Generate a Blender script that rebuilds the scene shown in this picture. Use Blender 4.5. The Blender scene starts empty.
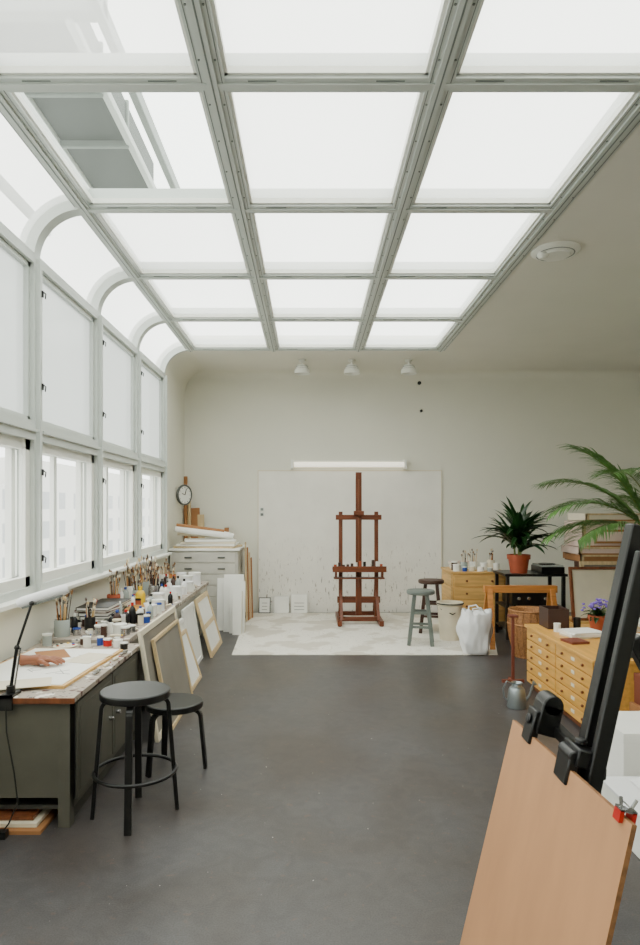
import bpy, bmesh, math, random
from mathutils import Vector, Matrix, noise
random.seed(7)
S=bpy.context.scene
R=random.uniform

def lin(c):
    return tuple((v/255/12.92) if v/255<=0.04045 else ((v/255+0.055)/1.055)**2.4 for v in c)

def base_mat(name,rough=0.5,metal=0.0,spec=0.5):
    m=bpy.data.materials.new(name); m.use_nodes=True
    nt=m.node_tree; b=nt.nodes['Principled BSDF']
    b.inputs['Roughness'].default_value=rough; b.inputs['Metallic'].default_value=metal
    b.inputs['Specular IOR Level'].default_value=spec
    return m,nt,b

def mat(name,c,rough=0.5,metal=0.0,var=0.06,scale=8.0,bump=0.0,spec=0.5,stretch=(1,1,1)):
    m,nt,b=base_mat(name,rough,metal,spec)
    c=lin(c)
    tc=nt.nodes.new('ShaderNodeTexCoord'); mp=nt.nodes.new('ShaderNodeMapping')
    mp.inputs['Scale'].default_value=stretch
    n=nt.nodes.new('ShaderNodeTexNoise'); n.inputs['Scale'].default_value=scale; n.inputs['Detail'].default_value=4
    r=nt.nodes.new('ShaderNodeValToRGB')
    r.color_ramp.elements[0].position=0.3; r.color_ramp.elements[1].position=0.7
    r.color_ramp.elements[0].color=(*[max(0,v*(1-var)) for v in c],1)
    r.color_ramp.elements[1].color=(*[min(1,v*(1+var)) for v in c],1)
    L=nt.links.new
    L(tc.outputs['Object'],mp.inputs[0]); L(mp.outputs[0],n.inputs['Vector']); L(n.outputs['Fac'],r.inputs[0]); L(r.outputs[0],b.inputs['Base Color'])
    if bump:
        bp=nt.nodes.new('ShaderNodeBump'); bp.inputs['Strength'].default_value=bump; bp.inputs['Distance'].default_value=0.01
        L(n.outputs['Fac'],bp.inputs['Height']); L(bp.outputs[0],b.inputs['Normal'])
    return m

def wood(name,c,rough=0.5,axis='X',var=0.25,scale=3.0):
    st={'X':(1,12,12),'Y':(12,1,12),'Z':(12,12,1)}[axis]
    return mat(name,c,rough,0,var,scale,0.05,0.4,st)

def speckle(name,c,spots,rough=0.6,zfade=None,var=0.04):
    m=mat(name,c,rough,0,var,3.0); nt=m.node_tree; b=nt.nodes['Principled BSDF']; L=nt.links.new
    tc=[n for n in nt.nodes if n.type=='TEX_COORD'][0]
    last=b.inputs['Base Color'].links[0].from_socket
    for i,(sc,off,st,scl,th) in enumerate(spots):
        mp=nt.nodes.new('ShaderNodeMapping'); mp.inputs['Location'].default_value=(off,off*1.7,off*.6); mp.inputs['Scale'].default_value=st
        L(tc.outputs['Object'],mp.inputs[0])
        n=nt.nodes.new('ShaderNodeTexNoise'); n.inputs['Scale'].default_value=scl; n.inputs['Detail'].default_value=3
        L(mp.outputs[0],n.inputs['Vector'])
        r=nt.nodes.new('ShaderNodeValToRGB'); r.color_ramp.elements[0].position=th; r.color_ramp.elements[1].position=th+0.06
        L(n.outputs['Fac'],r.inputs[0])
        fac=r.outputs[0]
        if zfade:
            sx=nt.nodes.new('ShaderNodeSeparateXYZ'); L(tc.outputs['Object'],sx.inputs[0])
            mr=nt.nodes.new('ShaderNodeMapRange'); mr.inputs['From Min'].default_value=zfade[0]; mr.inputs['From Max'].default_value=zfade[1]
            mr.inputs['To Min'].default_value=1; mr.inputs['To Max'].default_value=0
            L(sx.outputs['Z'],mr.inputs['Value'])
            mu=nt.nodes.new('ShaderNodeMath'); mu.operation='MULTIPLY'; L(fac,mu.inputs[0]); L(mr.outputs[0],mu.inputs[1]); fac=mu.outputs[0]
        mx=nt.nodes.new('ShaderNodeMix'); mx.data_type='RGBA'
        L(fac,mx.inputs[0]); L(last,mx.inputs[6]); mx.inputs[7].default_value=(*lin(sc),1)
        last=mx.outputs[2]
    L(last,b.inputs['Base Color'])
    return m

def pane(name,transp,tcol,diffuse):
    m=bpy.data.materials.new(name); m.use_nodes=True; nt=m.node_tree
    for n in list(nt.nodes): nt.nodes.remove(n)
    L=nt.links.new
    o=nt.nodes.new('ShaderNodeOutputMaterial'); t=nt.nodes.new('ShaderNodeBsdfTransparent'); t.inputs[0].default_value=(*tcol,1)
    tr=nt.nodes.new('ShaderNodeBsdfTranslucent'); 
    tc=nt.nodes.new('ShaderNodeTexCoord'); n=nt.nodes.new('ShaderNodeTexNoise'); n.inputs['Scale'].default_value=1.2; L(tc.outputs['Object'],n.inputs['Vector'])
    rp=nt.nodes.new('ShaderNodeValToRGB'); rp.color_ramp.elements[0].color=(*[v*.88 for v in diffuse],1); rp.color_ramp.elements[1].color=(*diffuse,1)
    L(n.outputs['Fac'],rp.inputs[0]); L(rp.outputs[0],tr.inputs[0])
    g=nt.nodes.new('ShaderNodeBsdfGlossy'); g.inputs['Roughness'].default_value=0.15
    m1=nt.nodes.new('ShaderNodeMixShader'); m1.inputs[0].default_value=transp; L(tr.outputs[0],m1.inputs[1]); L(t.outputs[0],m1.inputs[2])
    m2=nt.nodes.new('ShaderNodeMixShader'); m2.inputs[0].default_value=0.04; L(m1.outputs[0],m2.inputs[1]); L(g.outputs[0],m2.inputs[2])
    L(m2.outputs[0],o.inputs[0])
    return m

class O:
    def __init__(s,name): s.name=name; s.bm=bmesh.new(); s.mats=[]
    def mi(s,m):
        if m not in s.mats: s.mats.append(m)
        return s.mats.index(m)
    def add(s,vs,fs,m):
        i=s.mi(m); bv=[s.bm.verts.new(v) for v in vs]
        for f in fs:
            try:
                fc=s.bm.faces.new([bv[k] for k in f]); fc.material_index=i; fc.smooth=True
            except ValueError: pass
    def box(s,x0,x1,y0,y1,z0,z1,m,M=None):
        vs=[Vector(p) for p in((x0,y0,z0),(x1,y0,z0),(x1,y1,z0),(x0,y1,z0),(x0,y0,z1),(x1,y0,z1),(x1,y1,z1),(x0,y1,z1))]
        if M: vs=[M@v for v in vs]
        s.add(vs,[(3,2,1,0),(4,5,6,7),(0,1,5,4),(1,2,6,5),(2,3,7,6),(3,0,4,7)],m)
    def bar(s,p,q,w,h,m,up=(0,0,1)):
        p=Vector(p);q=Vector(q);d=(q-p).normalized();u=Vector(up)
        if abs(d.dot(u))>0.98: u=Vector((0,1,0))
        a=d.cross(u).normalized(); b=a.cross(d).normalized(); a=a*w/2; b=b*h/2
        vs=[p-a-b,p+a-b,p+a+b,p-a+b,q-a-b,q+a-b,q+a+b,q-a+b]
        s.add(vs,[(0,1,2,3),(7,6,5,4),(1,0,4,5),(2,1,5,6),(3,2,6,7),(0,3,7,4)],m)
    def tube(s,pts,r,m,n=8,caps=True):
        pts=[Vector(p) for p in pts]; k=len(pts)
        rs=r if isinstance(r,(list,tuple)) else [r]*k
        vs=[];fs=[]; prev=None
        for i,p in enumerate(pts):
            d=(pts[min(i+1,k-1)]-pts[max(i-1,0)])
            if d.length<1e-9: d=Vector((0,0,1))
            d.normalize()
            if prev is None:
                a=d.orthogonal().normalized()
            else:
                a=(prev-d*prev.dot(d)); a=a.normalized() if a.length>1e-6 else d.orthogonal().normalized()
            prev=a; b=d.cross(a)
            for j in range(n):
                t=2*math.pi*j/n; vs.append(p+(a*math.cos(t)+b*math.sin(t))*rs[i])
        for i in range(k-1):
            for j in range(n):
                fs.append((i*n+j,i*n+(j+1)%n,(i+1)*n+(j+1)%n,(i+1)*n+j))
        if caps: fs.append(tuple(reversed(range(n)))); fs.append(tuple((k-1)*n+j for j in range(n)))
        s.add(vs,fs,m)
    def cyl(s,p,q,r,m,r2=None,n=20):
        s.tube([p,q],[r,r if r2 is None else r2],m,n)
    def lathe(s,cx,cy,prof,m,n=28,jit=0,M=None):
        vs=[];fs=[];k=len(prof)
        for r,z in prof:
            for j in range(n):
                t=2*math.pi*j/n; rr=max(r,0.0002)*(1+R(-jit,jit))
                v=Vector((cx+rr*math.cos(t),cy+rr*math.sin(t),z))
                vs.append(M@v if M else v)
        for i in range(k-1):
            for j in range(n):
                fs.append((i*n+j,i*n+(j+1)%n,(i+1)*n+(j+1)%n,(i+1)*n+j))
        fs.append(tuple(reversed(range(n)))); fs.append(tuple((k-1)*n+j for j in range(n)))
        s.add(vs,fs,m)
    def ring(s,c,r,t,m,n=32,k=8,ax='Z',M=None):
        pts=[]
        for i in range(n+1):
            a=2*math.pi*i/n
            if ax=='Z': p=Vector((c[0]+r*math.cos(a),c[1]+r*math.sin(a),c[2]))
            else: p=Vector((c[0],c[1]+r*math.cos(a),c[2]+r*math.sin(a)))
            pts.append(M@p if M else p)
        s.tube(pts,t,m,k,caps=False)
    def ball(s,c,r,m,sc=(1,1,1),n=12,jit=0,M=None):
        vs=[];fs=[];k=n//2+1
        for i in range(k+1):
            ph=math.pi*i/k
            for j in range(n):
                t=2*math.pi*j/n; q=r*(1+R(-jit,jit))
                v=Vector((q*sc[0]*math.sin(ph)*math.cos(t),q*sc[1]*math.sin(ph)*math.sin(t),-q*sc[2]*math.cos(ph)))
                if M: v=M@v
                vs.append(v+Vector(c))
        for i in range(k):
            for j in range(n):
                fs.append((i*n+j,i*n+(j+1)%n,(i+1)*n+(j+1)%n,(i+1)*n+j))
        s.add(vs,fs,m)
    def leaf(s,b,d,L,w,droop,m,seg=6):
        b=Vector(b); d=Vector(d).normalized(); p=b.copy(); vs=[];fs=[]
        side=d.cross(Vector((0,0,1))); side=side.normalized() if side.length>1e-3 else Vector((1,0,0))
        for i in range(seg+1):
            t=i/seg; ww=w*math.sin(math.pi*min(1,(0.12+0.88*t)))**0.7 if t<1 else 0.0005
            nrm=side.cross(d).normalized()
            vs+= [p-side*ww/2+nrm*ww*0.18,p,p+side*ww/2+nrm*ww*0.18]
            p=p+d*L/seg; d=(d+Vector((0,0,-droop/seg))).normalized()
        for i in range(seg):
            a=i*3; fs+=[(a,a+1,a+4,a+3),(a+1,a+2,a+5,a+4)]
        s.add(vs,fs,m)
    def done(s,bevel=0,sharp=35,center=True):
        me=bpy.data.meshes.new(s.name)
        bmesh.ops.recalc_face_normals(s.bm,faces=s.bm.faces)
        xs=[v.co for v in s.bm.verts]
        c=Vector((0,0,0))
        if center:
            c=Vector(((min(v.x for v in xs)+max(v.x for v in xs))/2,(min(v.y for v in xs)+max(v.y for v in xs))/2,min(v.z for v in xs)))
            for v in s.bm.verts: v.co-=c
        s.bm.to_mesh(me); s.bm.free()
        for m in s.mats: me.materials.append(m)
        try: me.set_sharp_from_angle(angle=math.radians(sharp))
        except Exception: pass
        ob=bpy.data.objects.new(s.name,me); ob.location=c
        S.collection.objects.link(ob)
        if bevel:
            md=ob.modifiers.new('bevel','BEVEL'); md.width=bevel; md.segments=2; md.limit_method='ANGLE'; md.angle_limit=math.radians(40)
        return ob

# ---------------- materials
M_wall=mat('plaster_wall',(228,226,212),0.75,0,0.02,1.5)
M_ceil=mat('plaster_ceiling',(228,225,214),0.8,0,0.02,1.5)
M_white=mat('white_paint',(238,238,230),0.45,0,0.02)
M_frame=mat('frame_paint',(204,209,204),0.4,0,0.02)
M_bars=mat('roof_glazing_bars',(120,128,122),0.5)
M_groove=mat('frame_gasket',(120,126,123),0.5)
M_dark=mat('black_metal',(18,18,18),0.4)
M_blk=mat('black_lacquer',(13,13,13),0.35,0,0.15)
M_desk=mat('desk_olive',(88,86,76),0.55,0,0.12,5)
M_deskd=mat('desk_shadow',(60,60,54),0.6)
M_top=speckle('desk_top_painted',(164,152,138),[((84,48,40),0,(1,1,1),18,.58),((232,227,216),5,(1,1,1),14,.60),((60,60,70),9,(1,1,1),30,.62)],0.6)
M_bench=mat('bench_grey_white',(192,189,178),0.6,0,0.06)
M_pine=wood('pine',(208,166,98),0.45,'Y',0.18)
M_pineX=wood('pine_x',(208,164,96),0.45,'X',0.18)
M_pine2=wood('pine_gold',(214,160,76),0.4,'Y',0.14)
M_orange=wood('orange_wood',(192,126,62),0.45,'X',0.2)
M_lwood=wood('light_stretcher',(205,180,138),0.55,'Z',0.15)
M_brown=wood('brown_wood',(116,66,38),0.45,'Z',0.25)
M_easel=wood('easel_mahogany',(104,54,30),0.4,'Z',0.3)
M_easelx=wood('easel_mahogany_x',(104,54,30),0.4,'X',0.3)
M_ply=mat('plywood',(188,140,100),0.5,0,0.07,2.0,0.02,0.4,(7,7,.8))
M_plyedge=mat('plywood_edge',(140,98,62),0.6,0,0.3,60)
M_paper=mat('paper',(242,241,234),0.7,0,0.02)
M_cream=mat('cream_paper',(222,212,188),0.7,0,0.04)
M_canvas=mat('primed_canvas',(234,233,226),0.8,0,0.03,5)
M_greyc=mat('grey_canvas',(136,130,120),0.8,0,0.08,4)
M_terra=mat('terracotta',(166,78,48),0.7,0,0.12,10)
M_soil=mat('soil',(50,34,24),0.95,0,0.3,30)
M_leaf=mat('dark_leaf',(24,60,22),0.35,0,0.3,6)
M_palm=mat('palm_leaf',(90,130,64),0.4,0,0.3,5)
M_stem=mat('palm_stem',(110,124,60),0.5)
M_violet=mat('violet_petals',(128,96,196),0.6)
M_card=mat('cardboard',(162,112,68),0.75,0,0.06)
M_rbrown=mat('red_brown_card',(118,60,42),0.7,0,0.08)
M_wick=mat('wicker',(158,108,62),0.65,0,0.35,60,0.5)
M_galv=mat('galvanised',(150,158,160),0.35,0.8,0.1,12)
M_steel=mat('steel',(180,180,180),0.25,0.9)
M_rim=mat('clock_rim',(84,86,82),0.4)
M_plas=mat('white_plastic',(238,238,238),0.3,0,0.01)
M_pinkw=mat('polythene_pink',(218,194,182),0.4,0,0.05)
M_red=mat('red_plastic',(185,28,20),0.35)
M_yel=mat('yellow_plastic',(228,186,20),0.35)
M_blue=mat('blue_plastic',(40,74,160),0.35)
M_green=mat('dark_green_mat',(38,68,52),0.6)
M_gstool=mat('stool_grey_green',(104,112,106),0.5,0,0.15,10)
M_dbrown=mat('dark_brown',(62,38,28),0.5)
M_glassj=mat('jar_glass_grey',(168,176,172),0.15,0,0.05)
M_flesh=wood('hand_wood',(146,92,66),0.5,'X',0.12)
M_bristle=mat('bristle',(120,84,48),0.8)
M_line=mat('pencil_drawing',(150,148,144),0.8)
M_rag=mat('rag_cloth',(170,160,150),0.9,0,0.2,20)
M_tube=mat('fluorescent_tube_glass',(240,236,220),0.3)
_b=M_tube.node_tree.nodes['Principled BSDF']; _b.inputs['Emission Color'].default_value=(1,.93,.78,1); _b.inputs['Emission Strength'].default_value=.55

# floor
m,nt,b=base_mat('linoleum_floor',0.36,0,0.5)
L=nt.links.new
tc=nt.nodes.new('ShaderNodeTexCoord')
def NZ(s,d=3,dist=0):
    n=nt.nodes.new('ShaderNodeTexNoise'); n.inputs['Scale'].default_value=s; n.inputs['Detail'].default_value=d; n.inputs['Distortion'].default_value=dist
    L(tc.outputs['Object'],n.inputs['Vector']); return n
def RP(src,p0,p1,c0,c1):
    r=nt.nodes.new('ShaderNodeValToRGB'); r.color_ramp.elements[0].position=p0; r.color_ramp.elements[1].position=p1
    r.color_ramp.elements[0].color=(*c0,1); r.color_ramp.elements[1].color=(*c1,1); L(src,r.inputs[0]); return r.outputs[0]
def MX(a,b_,f,mode='MIX'):
    x=nt.nodes.new('ShaderNodeMix'); x.data_type='RGBA'; x.blend_type=mode
    if isinstance(f,(int,float)): x.inputs[0].default_value=f
    else: L(f,x.inputs[0])
    L(a,x.inputs[6])
    if isinstance(b_,tuple): x.inputs[7].default_value=(*b_,1)
    else: L(b_,x.inputs[7])
    return x.outputs[2]
n1=NZ(1.3,7,.6)
base=RP(n1.outputs['Fac'],.35,.62,lin((65,59,56)),lin((74,72,73)))
base=MX(base,RP(NZ(150,3).outputs['Fac'],.3,.7,(.74,.72,.70),(1.25,1.25,1.25)),1,'MULTIPLY')
base=MX(base,RP(NZ(9,6,1.2).outputs['Fac'],.35,.65,(.86,.86,.86),(1.12,1.12,1.12)),1,'MULTIPLY')
base=MX(base,lin((108,80,66)),RP(NZ(22,5,.5).outputs['Fac'],.62,.72,(0,0,0),(.35,.35,.35)))
base=MX(base,lin((190,186,178)),RP(NZ(46,1).outputs['Fac'],.79,.82,(0,0,0),(1,1,1)))
L(base,b.inputs['Base Color'])
rr=nt.nodes.new('ShaderNodeMapRange'); rr.inputs['To Min'].default_value=.28; rr.inputs['To Max'].default_value=.52
L(n1.outputs['Fac'],rr.inputs['Value']); L(rr.outputs[0],b.inputs['Roughness'])
M_floor=m

M_board=speckle('painted_wall_board',(240,237,228),[((150,134,118),0,(1,1,.3),34,.645),((146,142,130),7,(1,1,.12),52,.645),((168,130,84),3,(1,1,1),60,.68)],0.7,zfade=(0.35,1.2))
M_sheet=speckle('splattered_floor_sheet',(232,228,217),[((110,98,86),0,(1,1,1),44,.655),((160,136,84),5,(1,1,1),36,.67),((206,199,184),11,(1,1,1),2.4,.50)],0.75)
P_sky=pane('skylight_pane',0.50,(.94,.97,.94),(.74,.77,.73))
P_half=pane('skylight_pane_thin',0.93,(.90,.96,.92),(.6,.65,.6))
P_up=pane('frosted_pane',0.06,(.9,.95,.93),(.40,.43,.41))
P_clear=pane('window_pane',0.9,(.93,.96,.95),(.7,.73,.72))

# ---------------- room
WX=-1.93; CZ=3.69; BY=10.15; RX=5.4; NY=-1.5
o=O('floor'); o.box(WX-.25,RX+.2,NY-.2,BY+.2,-.2,0,M_floor); o.done(center=False)
o=O('wall_back'); o.box(WX-.2,RX+.2,BY,BY+.2,0,CZ+.2,M_wall)
r=.14
pts=[(BY-r+r*math.cos(a),CZ-r+r*math.sin(a)) for a in [math.pi/2*i/8 for i in range(9)]]
vs=[];fs=[]
for (yy,zz) in pts: vs+=[(WX,yy,zz),(RX,yy,zz)]
for i in range(8): fs.append((2*i,2*i+1,2*i+3,2*i+2))
o.add(vs,fs,M_wall); o.done(center=False)
o=O('wall_right'); o.box(RX,RX+.2,NY-.2,BY,0,CZ+.2,M_wall); o.done(center=False)
o=O('wall_front'); o.box(WX-.2,RX,NY-.2,NY,0,CZ+.2,M_wall); o.done(center=False)
GX0,GX1=-1.58,1.725
YS=[8.70-1.36*k for k in range(8)]
YE=8.76
for q in((GX1+.07,RX,NY,BY),(GX0,GX1+.07,YE,BY),(GX0,GX1+.07,NY,YS[-1]-.06)):
    o=O('ceiling'); o.box(q[0],q[1],q[2],q[3],CZ,CZ+.2,M_ceil); o.done(center=False)
CR=.35
def cove(o,y0,y1,m,th=.15,n=12):
    vs=[];fs=[]
    for i in range(n+1):
        a=math.pi/2*i/n; ca,sa=math.cos(a),math.sin(a)
        for rr in (CR,CR+th):
            x=GX0-rr*ca; z=CZ-CR+rr*sa
            vs+=[(x,y0,z),(x,y1,z)]
    for i in range(n):
        a=i*4
        fs+=[(a,a+1,a+5,a+4),(a+2,a+6,a+7,a+3),(a,a+4,a+6,a+2),(a+1,a+3,a+7,a+5)]
    fs+=[(0,2,3,1),(n*4,n*4+1,n*4+3,n*4+2)]
    o.add(vs,fs,m)
o=O('wall_left'); o.box(WX-.2,WX,YE,BY,0,CZ-CR,M_wall); cove(o,YE,BY,M_wall); o.done(center=False)
o=O('wall_left'); o.box(WX-.2,WX,NY,YS[-1]-.06,0,CZ-CR,M_wall); cove(o,NY,YS[-1]-.06,M_wall); o.done(center=False)
o=O('wall_left'); o.box(WX-.2,WX,YS[-1]-.06,YE,0,.98,M_wall); o.done(center=False)
o=O('trim_1'); o.box(WX-.12,WX+.10,YS[-1],YE,.98,1.01,M_white); o.done(.004,center=False)

# skylight
o=O('skylight')
XS=[GX0,-.48,.64,GX1]
y0,y1=YS[-1]-.05,YE-.005
for j in range(3):
    for k in range(len(YS)-1):
        a,b_=XS[j],XS[j+1]; c,d=YS[k+1],YS[k]
        if k==0: d=y1
        if j==2: b_+=.05
        if k==len(YS)-2: c=y0
        pm=P_half if (j==0 and k==3) else P_sky
        o.add([(a,c,CZ+.05),(b_,c,CZ+.05),(b_,d,CZ+.05),(a,d,CZ+.05)],[(0,1,2,3)],pm)
for i,x in enumerate(XS):
    w=.13 if i else .10
    o.box(x-w/2,x+w/2,y0,y1,CZ-.005,CZ+.13,M_frame)
    o.box(x-.026,x+.026,y0,y1,CZ-.018,CZ-.005,M_frame)
    o.box(x-.004,x+.004,y0,y1,CZ-.020,CZ-.017,M_groove)
    for s_ in(-1,1): o.box(x+s_*.050-.002,x+s_*.050+.002,y0,y1,CZ-.007,CZ-.004,M_groove)
for y in YS:
    o.box(GX0,GX1,y-.055,y+.055,CZ-.003,CZ+.12,M_frame)
    o.box(GX0,GX1,y-.022,y+.022,CZ-.014,CZ-.003,M_frame)
    for j in range(3):
        for t in (.22,.78):
            xx=XS[j]+(XS[j+1]-XS[j])*t
            o.box(xx-.07,xx+.07,y-.038,y-.032,CZ-.006,CZ-.002,M_groove)
for j in range(3):
    for k in range(len(YS)-1):
        a,bb=XS[j]+.065,XS[j+1]-.065; c,d=YS[k+1]+.055,YS[k]-.055
        for q in ((a,a+.018,c,d),(bb-.018,bb,c,d),(a,bb,c,c+.018),(a,bb,d-.018,d)):
            o.box(q[0],q[1],q[2],q[3],CZ+.012,CZ+.045,M_white)
for x in XS[1:]:
    for k in range(len(YS)*4):
        yy=y0+.2+k*.34
        if yy<y1-.05:
            for s_ in(-1,1): o.cyl((x+s_*.038,yy,CZ-.009),(x+s_*.038,yy,CZ-.004),.006,M_groove,n=6)
o.done(center=False)

# roof structure above the laylight: slender glazing bars, plus a duct and its rails
o=O('glazed_roof_frame')
for k in range(7):
    y=.3+k*.42
    o.bar((-2.7,y,4.45),(1.3,y+1.5,5.6),.035,.06,M_bars)
for x,z in((-2.7,4.45),(1.3,5.6)):
    o.box(x-.03,x+.03,-.2,6.8,z-.05,z+.03,M_bars)
o.done(center=False)
o=O('ventilation_duct')
M_duct=mat('duct_grey_green',(34,46,38),0.6)
o.box(-2.12,-1.56,4.25,6.60,4.72,5.05,M_duct)
o.box(-2.17,-2.12,4.20,6.66,4.68,4.76,M_frame)
o.box(-1.56,-1.51,4.20,6.66,4.68,4.76,M_frame)
o.box(-1.36,-1.30,2.2,6.7,4.70,4.82,M_bars)
o.box(-2.12,-1.30,4.15,4.25,4.72,4.95,M_bars)
for y in(4.9,5.6): o.box(-2.14,-1.54,y,y+.03,4.66,5.07,M_bars)
o.done(.01)

# glazed left wall bays
for k in range(len(YS)-1):
    ya,yb=YS[k+1],YS[k]
    o=O('window_%d'%(k+1))
    X0,X1=WX-.10,WX+.02
    for yy,s_ in((ya,1),(yb,-1)):
        a,b_=sorted((yy,yy+s_*.05))
        o.box(X0,X1,a,b_,1.01,CZ-CR,M_frame)
        a,b_=sorted((yy,yy+s_*.018)); o.box(X1,X1+.03,a,b_,1.01,CZ-CR,M_frame)
    n=14
    for yy,s_ in((ya,1),(yb,-1)):
        a,b_=sorted((yy,yy+s_*.05))
        vs=[];fs=[]
        for i in range(n+1):
            an=math.pi/2*i/n
            for rr in(CR-.02,CR+.10):
                vs+=[(GX0-rr*math.cos(an),a,CZ-CR+rr*math.sin(an)),(GX0-rr*math.cos(an),b_,CZ-CR+rr*math.sin(an))]
        for i in range(n):
            q=i*4; fs+=[(q,q+1,q+5,q+4),(q+2,q+6,q+7,q+3),(q,q+4,q+6,q+2),(q+1,q+3,q+7,q+5)]
        o.add(vs,fs,M_frame)
    vs=[];fs=[]
    for i in range(n+1):
        an=math.pi/2*i/n; rr=CR+.05
        vs+=[(GX0-rr*math.cos(an),ya+.05,CZ-CR+rr*math.sin(an)),(GX0-rr*math.cos(an),yb-.05,CZ-CR+rr*math.sin(an))]
    for i in range(n): fs.append((2*i,2*i+1,2*i+3,2*i+2))
    o.add(vs,fs,P_sky)
    o.box(X0,X1,ya+.05,yb-.05,3.30,3.37,M_frame)
    o.box(X0,X1+.01,ya+.05,yb-.05,2.07,2.20,M_frame)
    o.box(X1,X1+.03,ya+.05,yb-.05,2.125,2.145,M_frame)
    o.box(X0,X1,ya+.05,yb-.05,1.01,1.06,M_frame)
    gx=WX-.04
    o.add([(gx,ya+.05,2.2),(gx,yb-.05,2.2),(gx,yb-.05,3.30),(gx,ya+.05,3.30)],[(0,1,2,3)],P_up)
    for q in((ya+.05,ya+.085,2.2,3.3),(yb-.085,yb-.05,2.2,3.3),(ya+.05,yb-.05,2.2,2.235),(ya+.05,yb-.05,3.265,3.3)):
        o.box(gx-.02,gx+.03,q[0],q[1],q[2],q[3],M_frame)
    for dx,w in((-.03,.07),(-.13,.06)):
        g=WX+dx
        a,b_=ya+.05,yb-.05
        for q in((a,a+w,1.06,2.07),(b_-w,b_,1.06,2.07),(a,b_,1.06,1.06+w),(a,b_,2.07-w,2.07)):
            o.box(g-.025,g+.02,q[0],q[1],q[2],q[3],M_white)
        if dx==-.13: o.box(g-.02,g+.015,(a+b_)/2-.03,(a+b_)/2+.03,1.06,2.07,M_white)
    gx=WX-.03
    o.add([(gx,ya+.12,1.13),(gx,yb-.12,1.13),(gx,yb-.12,2.0),(gx,ya+.12,2.0)],[(0,1,2,3)],P_clear)
    for z in(1.25,1.85,2.45,3.1):
        o.box(X1+.028,X1+.042,ya+.0,ya+.018,z-.022,z+.022,M_dark)
        o.tube([(X1+.042,ya+.009,z+.012),(X1+.058,ya+.009,z),(X1+.054,ya+.009,z-.035)],.005,M_dark,6)
    o.done(center=False)

# exterior buildings opposite
o=O('neighbouring_building')
M_fac=mat('facade_pale',(214,214,208),0.9); M_fwin=mat('facade_windows',(160,164,164),0.4)
o.box(-38,-26,-5,58,-16,3.6,M_fac)
o.box(-36,-26,60,150,-16,6.2,M_fac)
for i in range(36):
    for j in range(7):
        y=-3+i*4.2; z=-13+j*2.9
        if y+1.6>(58 if y<58 else 150): continue
        if z+1.8>(3.3 if y<58 else 6): continue
        o.box(-26.05,-25.98,y,y+1.7,z,z+1.7,M_fwin)
o.box(-32,-29,8,12,3.6,5.2,M_fac); o.box(-33,-28,30,36,3.6,4.8,M_fac)
o.done()

# ---------------- wall board, floor sheet, fittings on back wall
o=O('painting_wall_board')
o.box(-.80,2.02,BY-.03,BY-.001,.0,2.18,M_board); o.box(-.80,2.02,BY-.034,BY-.03,2.165,2.18,M_cream); o.box(-.802,-.79,BY-.034,BY-.03,0,2.18,M_cream); o.box(2.01,2.022,BY-.034,BY-.03,0,2.18,M_cream)
o.done()
o=O('floor_sheet')
vs=[(-.85,7.18,.006),(2.04,7.18,.006),(2.75,10.05,.006),(-.95,10.05,.006)]
vs=vs+[(x,y,0) for x,y,z in vs]
o.add(vs,[(0,1,2,3),(7,6,5,4),(0,4,5,1),(1,5,6,2),(2,6,7,3),(3,7,4,0)],M_sheet); o.done()
o=O('fluorescent_wall_light')
o.box(-.27,1.46,BY-.05,BY-.001,2.27,2.33,M_white)
o.cyl((-.24,BY-.09,2.26),(1.43,BY-.09,2.26),.038,M_tube)
for x in(-.29,1.43): o.box(x,x+.04,BY-.14,BY-.001,2.20,2.335,M_white)
o.box(-.25,1.43,BY-.10,BY-.05,2.305,2.32,M_white)
o.done()
o=O('light_switch')
for z in(1.58,1.50): 
    o.box(-.77,-.70,BY-.045,BY-.03,z-.03,z+.03,M_white); o.box(-.757,-.713,BY-.052,BY-.045,z-.02,z+.02,M_groove)
o.done(.002)
for x,z,r_ in((1.68,3.52,.028),(1.71,3.09,.020)):
    o=O('wall_hook'); o.cyl((x,BY-.02,z),(x,BY-.001,z),r_,M_dark); o.tube([(x,BY-.02,z),(x,BY-.06,z-.01),(x,BY-.06,z+.02)],.006,M_dark,6); o.done()
for x in(-.11,.59,1.39):
    o=O('ceiling_spotlight')
    y=9.3
    o.cyl((x,y,CZ-.03),(x,y,CZ),.05,M_white); o.cyl((x,y,CZ-.08),(x,y,CZ-.03),.014,M_white)
    o.lathe(x,y,[(.03,CZ-.07),(.07,CZ-.075),(.072,CZ-.10),(.085,CZ-.105),(.088,CZ-.13),(.104,CZ-.135),(.112,CZ-.20),(.10,CZ-.20),(.07,CZ-.14)],M_white)
    for z in(.1025,.1325): o.ring((x,y,CZ-z),.082+(z-.1)*.4,.003,M_groove)
    o.done()
o=O('smoke_detector')
x,y=1.99,5.35
o.lathe(x,y,[(.19,CZ),(.19,CZ-.015),(.17,CZ-.03),(.12,CZ-.035),(.11,CZ-.05),(.02,CZ-.055)],M_white)
o.ring((x,y,CZ-.03),.145,.006,M_groove)
o.lathe(x-.11,y-.02,[(.04,CZ-.02),(.05,CZ-.05),(.03,CZ-.075),(.001,CZ-.08)],M_white,16)
o.done()
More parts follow.
